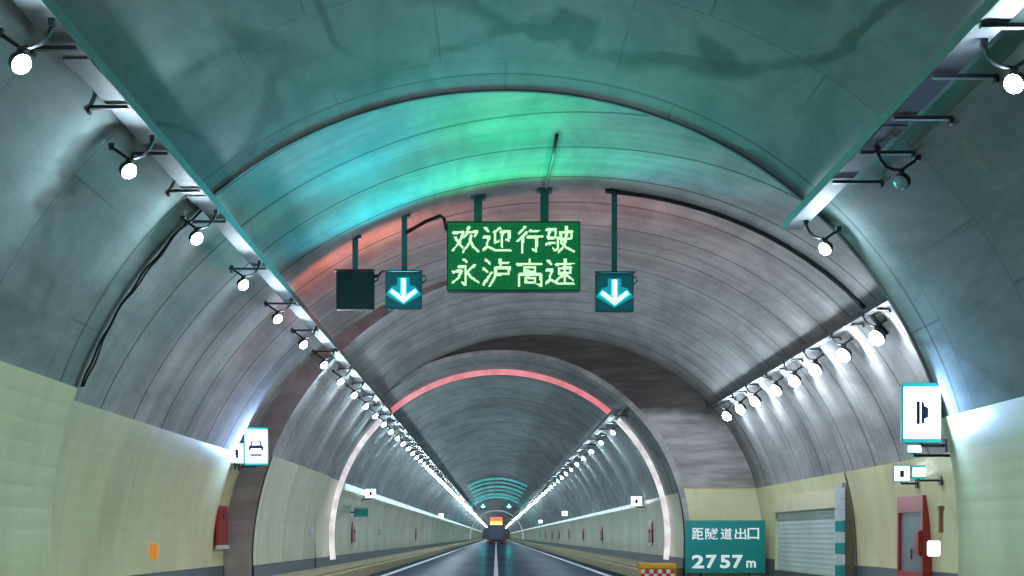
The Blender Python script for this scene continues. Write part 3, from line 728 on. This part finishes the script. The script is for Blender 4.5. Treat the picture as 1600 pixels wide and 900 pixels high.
# ------------------------------------------------------------------ wall equipment
def cabinet(x, y, z0, h_, L, side, label, group, style):
    """red fire cabinet on the wall at x, length L along the tunnel"""
    root = thing('fire_cabinet', (x, y, z0), label, 'fire cabinet', group)
    d = .05 if style == 'solid' else .16; X = lambda a, b: sorted((-side * a, -side * b))
    if style == 'solid':
        m = MB(); m.box(*X(0, d), -L / 2, L / 2, 0, h_, .01); m.obj('body', M['red_cab'], root)
        m = MB(); m.box(*X(d + .001, d + .012), -L / 2 + .06, L / 2 - .06, .06, h_ - .06); m.obj('door', M['red_cab'], root)
        m = MB(); m.box(*X(d + .013, d + .04), -.05, .05, h_ * .45, h_ * .6); m.obj('handle', M['galv'], root)
        m = MB(); m.box(*X(0, d + .03), -L / 2, L / 2, -.09, -.002); m.obj('base_ledge', M['white_box'], root)
    else:
        m = MB(); f = .13
        m.box(*X(0, d), -L / 2, L / 2, h_ - .32, h_); m.box(*X(0, d), -L / 2, L / 2, 0, .30)
        m.box(*X(0, d), -L / 2, -L / 2 + f, .301, h_ - .321); m.box(*X(0, d), L / 2 - f, L / 2, .301, h_ - .321); m.obj('frame', M['red_cab'], root)
        m = MB(); m.box(*X(0, d - .05), -L / 2 + f + .002, L / 2 - f - .002, .302, h_ - .322); m.obj('door', M['greyglass'], root)
        m = MB(); m.box(*X(d - .02, d + .07), -L / 2 + .02, -L / 2 + .34, .62, 1.12, .03); m.obj('alarm_box', M['red_cab'], root)
        m = MB(); m.box(*X(d - .049, d - .02), -.015, .015, .55, .75); m.obj('handle', M['galv'], root)
    return root
cabinet(half(BAY, -1, .45) + .02, 35.0, EYE - .2, 1.32, 1.3, -1, 'narrow dark red fire cabinet on the left cream wall beside the crescent', None, 'solid')
cabinet(half(BAY, 1, 0.0) - .035, 30.6, EYE - 1.0, 1.80, 1.9, 1, 'tall red framed fire cabinet with grey doors on the right wall', None, 'frame')
m = MB(); m.box(-.10, .10, -.09, .09, -.14, .14, .02); m.box(-.04, .04, .09, .2, -.03, .03); tag(m.obj('wall_lamp', glow('small_white_lamp', (.85, .93, 1), 1.3), None, g(1459, 857, 26.9)), 'small white lit box beside the red framed fire cabinet', 'wall lamp')
m = MB(); m.box(-.035, .035, -.05, .05, -.2, .2, .01); m.box(-.05, .05, -.06, .06, .19, .28, .01); tag(m.obj('call_box', plain('brown_plastic', (.32, .17, .08), .5), None, g(1470, 815, 27.2)), 'small brown call point on the right cream wall', 'call point')
m = MB(); m.box(-.02, .06, -.08, .08, -.13, .13, .015); m.box(-.04, -.02, -.1, .1, -.15, .15, .005); o = tag(m.obj('reflector', M['orange'], None, g(256, 861, 28.3)), 'small orange reflector low on the left cream wall', 'reflector'); o.location.x = half(BAY, -1, o.location.z - EYE) + .08
m = MB(); m.box(-.02, .07, -.12, .12, -.13, .13, .015); m.box(.07, .09, -.05, .05, -.06, .06, .01); o = tag(m.obj('junction_box', M['white_box'], None, g(485, 831, 46.5)), 'small white box on the left wall before the glowing arch', 'junction box'); o.location.x = half(STP, -1, 0) + .055
m = MB(); m.box(-.02, .07, -.12, .12, -.15, .15, .015); m.box(.07, .09, -.05, .05, -.06, .06, .01); o = tag(m.obj('junction_box', M['white_box'], None, g(596, 832, 74)), 'small white box on the left wall beyond the glowing arch', 'junction box'); o.location.x = half(NAR, -1, 0) + .055
GC = 'red fire cabinets along the far tunnel'
for i, y in enumerate((58, 85, 103, 123, 142, 160, 181, 205)):
    lab = 'small red fire cabinet on the right wall beyond the arch, %s along it' % ORD[i]
    cabinet(half(NAR, 1, 0) - .035, y, EYE - .25, .85, 1.5, 1, lab, GC, 'solid')
cabinet(half(NAR, -1, 0) + .035, 60.5, EYE - .25, .85, 1.4, -1, 'small brown red fire cabinet on the left wall beyond the arch', GC, 'solid')
cabinet(half(NAR, -1, 0) + .035, 108, EYE - .25, .85, 1.4, -1, 'tiny red fire cabinet farther along the left wall', GC, 'solid')
for i, (a, b, c, d, y, mat, lab) in enumerate(((553, 575, 793, 808, 58.6, 'teal_board', 'small teal square sign projecting from the left wall beyond the arch'),
                                               (533, 549, 789, 800, 55.5, 'shutter', 'pale grey green plate on the left wall just beyond the arch'))):
    x0, z1 = px(a, c, F / y); x1, z0 = px(b, d, F / y)
    root = thing('wall_sign', ((x0 + x1) / 2, y, (z0 + z1) / 2), lab, 'sign'); hw, hh = (x1 - x0) / 2, (z1 - z0) / 2
    m = MB(); m.box(-hw, hw, 0, .05, -hh, hh, .008); m.obj('board', M[mat], root)
    m = MB(); m.box(half(NAR, -1, z0 - EYE) - (x0 + x1) / 2, hw * .6, .051, .09, -.03, .03); m.obj('bracket', M['darkmetal'], root)
    m = MB(); m.box(-hw * .86, hw * .86, -.004, -.0005, hh * .74, hh * .86); m.box(-hw * .86, hw * .86, -.004, -.0005, -hh * .86, -hh * .74); m.obj('edge_stripe', M['pale_mark'], root)

def cross_passage():
    y0, y1 = 36.9, 45.2; x = half(STP, 1, -.2) - .04; zt = 1.18 + EYE
    root = thing('roller_shutter', (x, (y0 + y1) / 2, 0), 'pale grey green roller shutter of a cross passage in the right wall of the bay', 'shutter')
    L = (y1 - y0) / 2
    bm = MB(); n = 26; xs = []
    for i in range(n + 1):
        z = .36 + (zt - .5 - .36) * i / n; xs.append((-.10 - (.006 if i % 2 else 0), z))
    v = [[bm.bm.verts.new((a, yy, z)) for a, z in xs] for yy in (-L + .1, L - .1)]
    for i in range(n): bm.bm.faces.new((v[0][i], v[0][i + 1], v[1][i + 1], v[1][i]))
    bm.obj('shutter_curtain', M['shutter'], root)
    m = MB(); m.box(-.24, -.0, -L, L, zt - .5, zt - .06, .02); m.obj('shutter_box', M['panel_paint'], root)
    for a in (-L, L - .14):
        m = MB(); m.box(-.17, 0, a, a + .14, .36, zt - .501); m.obj('guide_rail', M['panel_paint'], root)
    # pilaster and the striped marker by it
    q = thing('marker_pillar', (x, 35.9, 0), 'dark vertical pillar with teal reflector blocks at the near side of the shutter', 'marker pillar')
    m = MB(); m.box(-.2, .05, -.05, .4, .36, ZR + EYE - .02, .01); m.obj('pillar', plain('brown_grey_paint', (.10, .095, .07), .5), q)
    zz = .42; i = 0
    while zz < ZR + EYE - .35:
        m = MB(); m.box(-.44, -.205, .02, .06, zz, zz + .25, .004)
        o = m.obj('reflector_block', M['teal_mark'] if i % 2 == 0 and zz < 1.6 else M['pale_mark'], q); zz += .26; i += 1
cross_passage()

def exit_board():
    s = F / 47.0; x0, z1 = px(1071, 813, s); x1, z0 = px(1196, 896, s); cx, cz = (x0 + x1) / 2, (z0 + z1) / 2; hw, hh = (x1 - x0) / 2, (z1 - z0) / 2
    root = thing('distance_board', (cx, 47.0, cz), 'teal distance board with white Chinese lettering and 2757m before the end wall', 'road sign')
    m = MB(); m.box(-hw, hw, 0, .06, -hh, hh, .012); m.obj('board', M['teal_board'], root)
    m = MB(); e = .05
    for q in ((-hw + .03, hw - .03, hh - .055, hh - .03), (-hw + .03, hw - .03, -hh + .03, -hh + .055), (-hw + .03, -hw + .055, -hh + .056, hh - .056), (hw - .055, hw - .03, -hh + .056, hh - .056)): m.box(q[0], q[1], -.006, -.0005, q[2], q[3])
    m.obj('border', M['teal_mark'], root)
    f = lambda X: (X - 775) / s - cx
    k = lambda Y: (838 - Y) / s + EYE - cz
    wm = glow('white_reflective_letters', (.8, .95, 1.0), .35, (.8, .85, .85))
    for ch, a, b in zip('距隧道出口', (1081, 1102, 1126, 1148, 1168), (1099, 1122, 1144, 1166, 1186)):
        link('lettering', fit_text(text_mesh(ch, .5, .003, .006), f(a), f(b), k(843), k(825), -.009), wm, root)
    for ch, a, b in zip('2757', (1081, 1103, 1125, 1144), (1100, 1120, 1141, 1161)):
        link('lettering', fit_text(text_mesh(ch, .5, .003, .016), f(a), f(b), k(888), k(867), -.009), wm, root)
    link('lettering', fit_text(text_mesh('m', .3, .003, .008), f(1166), f(1181), k(887), k(876), -.009), wm, root)
    for X in (-hw * .6, hw * .6):
        m = MB(); m.tube([(X, .12, -cz), (X, .12, hh * .8)], .045, 10); m.box(X - .12, X + .12, .0, .24, -cz, -cz + .03); m.obj('post', M['galv'], root)
exit_board()

def crash_barrier():
    y = 46.4; s = F / y; x0, _ = px(997, 0, s); x1, _ = px(1055, 0, s); zt = px(0, 880, s)[1]
    cx = (x0 + x1) / 2; hw = (x1 - x0) / 2
    root = thing('crash_barrier', (cx, y, 0), 'yellow topped crash barrier with red and white blocks at the portal corner', 'barrier')
    m = MB(); m.box(-hw, hw, -.35, .6, zt - .17, zt, .03); m.obj('top', M['barrier_yellow'], root)
    m = MB(); m.box(-hw + .03, hw - .03, -.31, .56, .06, zt - .171, .01); m.obj('body', M['barrier_yellow'], root)
    m = MB(); m.box(-hw - .02, hw + .02, -.37, .62, 0, .058, .01); m.obj('base', M['black'], root)
    n = 8; c = (hw * 2 - .1) / n
    for r in range(2):
        for i in range(n):
            m = MB(); a = -hw + .05 + i * c; zz = zt - .30 - r * .13
            m.box(a + .005, a + c - .005, -.335, -.312, zz, zz + .12, .004); m.obj('reflector_block', M['barrier_red'] if (i + r) % 2 else M['barrier_white'], root)
crash_barrier()

# ------------------------------------------------------------------ far along the tunnel
def far_gantry(y, lit_scale):
    for x, lab in ((-1.9, 'tiny lit arrow signal far down the tunnel, left one'), (1.9, 'tiny lit arrow signal far down the tunnel, right one')):
        lane_signal(x, 4.45 + EYE, .95, y, True, lab, x, NAR['z0'] + NAR['b'] * math.sqrt(1 - ((x - .12) / 5.79) ** 2) + EYE - .01, 'far arrow signals', False, 1, True)
        light('signal_glow', 'SPOT', (x, y - .4, 4.5 + EYE), (math.radians(-90 - 6), 0, 0), (.0, .8, .85), lit_scale, None, spot_size=math.radians(100), shadow_soft_size=.3)
far_gantry(226, 1500)
def far_display():
    y = 400.0; root = thing('message_display', (0.05, y, EYE), 'tiny amber and red lit display at the vanishing point of the tunnel', 'message sign')
    m = MB(); m.box(-1.7, 1.7, 0, .3, 2.9, 5.1, .02); m.obj('housing', M['darkmetal'], root)
    m = MB(); m.box(-1.6, 1.6, -.02, -.002, 3.95, 5.0); m.obj('red_panel', M['rust_red'], root)
    m = MB(); m.box(-1.6, 1.6, -.02, -.002, 3.3, 3.94); m.obj('amber_panel', M['amber'], root)
    m = MB(); m.box(-1.6, 1.6, -.02, -.002, 2.98, 3.29); m.obj('pale_panel', M['amber_white'], root)
    m = MB(); m.box(-1.2, -1.1, .1, .2, 5.101, 5.58); m.box(1.1, 1.2, .1, .2, 5.101, 5.58); m.obj('hanger', M['darkmetal'], root)
far_display()
def van():
    y = 262.0; root = thing('box_van', (0.02, y, 0), 'small dark box van driving far ahead in the middle of the road', 'van')
    m = MB(); m.box(-1.15, 1.15, 0, 4.6, .75, 2.72, .05); m.obj('cargo_box', M['truck'], root)
    m = MB(); m.box(-1.05, 1.05, 4.7, 6.4, .55, 2.2, .12); m.obj('cab', M['truck'], root)
    m = MB(); m.box(-.9, .9, .1, 6.2, .5, .73); m.obj('chassis', M['black'], root)
    m = MB(); m.box(-1.1, 1.1, -.06, .1, .48, .62, .01); m.obj('bumper', M['darkmetal'], root)
    for a in (-1.08, .02):
        m = MB(); m.box(a, a + 1.06, -.03, -.002, .85, 2.6, .01); m.obj('rear_door', M['truck'], root)
    for a in (-1.08, .86):
        m = MB(); m.box(a, a + .22, -.085, -.062, .5, .6); m.obj('tail_lamp', M['tail'], root)
    for yy in (1.1, 5.4):
        for a in (-.95, .95):
            m = MB(); m.tube([(a - .13, yy, .42), (a + .13, yy, .42)], .42, 16); m.obj('wheel', M['tyre'], root)
van()

# ------------------------------------------------------------------ pieces that belong to a part go under that part (thing > part > sub-part)
UNDER = {'lens': ['housing'], 'visor': ['housing'], 'arrow': ['face'], 'arrow_inner_bloom': ['face'], 'arrow_outer_bloom': ['face'], 'lettering': ['led_panel', 'board'],
         'pictogram': ['lit_panel'], 'pictogram_window': ['lit_panel'], 'handle': ['door'], 'edge_stripe': ['board'], 'reflector_block': ['pillar', 'body'],
         'rear_door': ['cargo_box'], 'panel_trim': ['painted_panel'], 'border': ['board'], 'shutter_curtain': []}
stem = lambda o: o.name.split('.')[0]
for root in [o for o in COL.objects if o.parent is None]:
    kids = list(root.children)
    for c in kids:
        for want in UNDER.get(stem(c), ()):
            p = next((k for k in kids if stem(k) == want), None)
            if p is not None and p is not c: c.parent = p; break
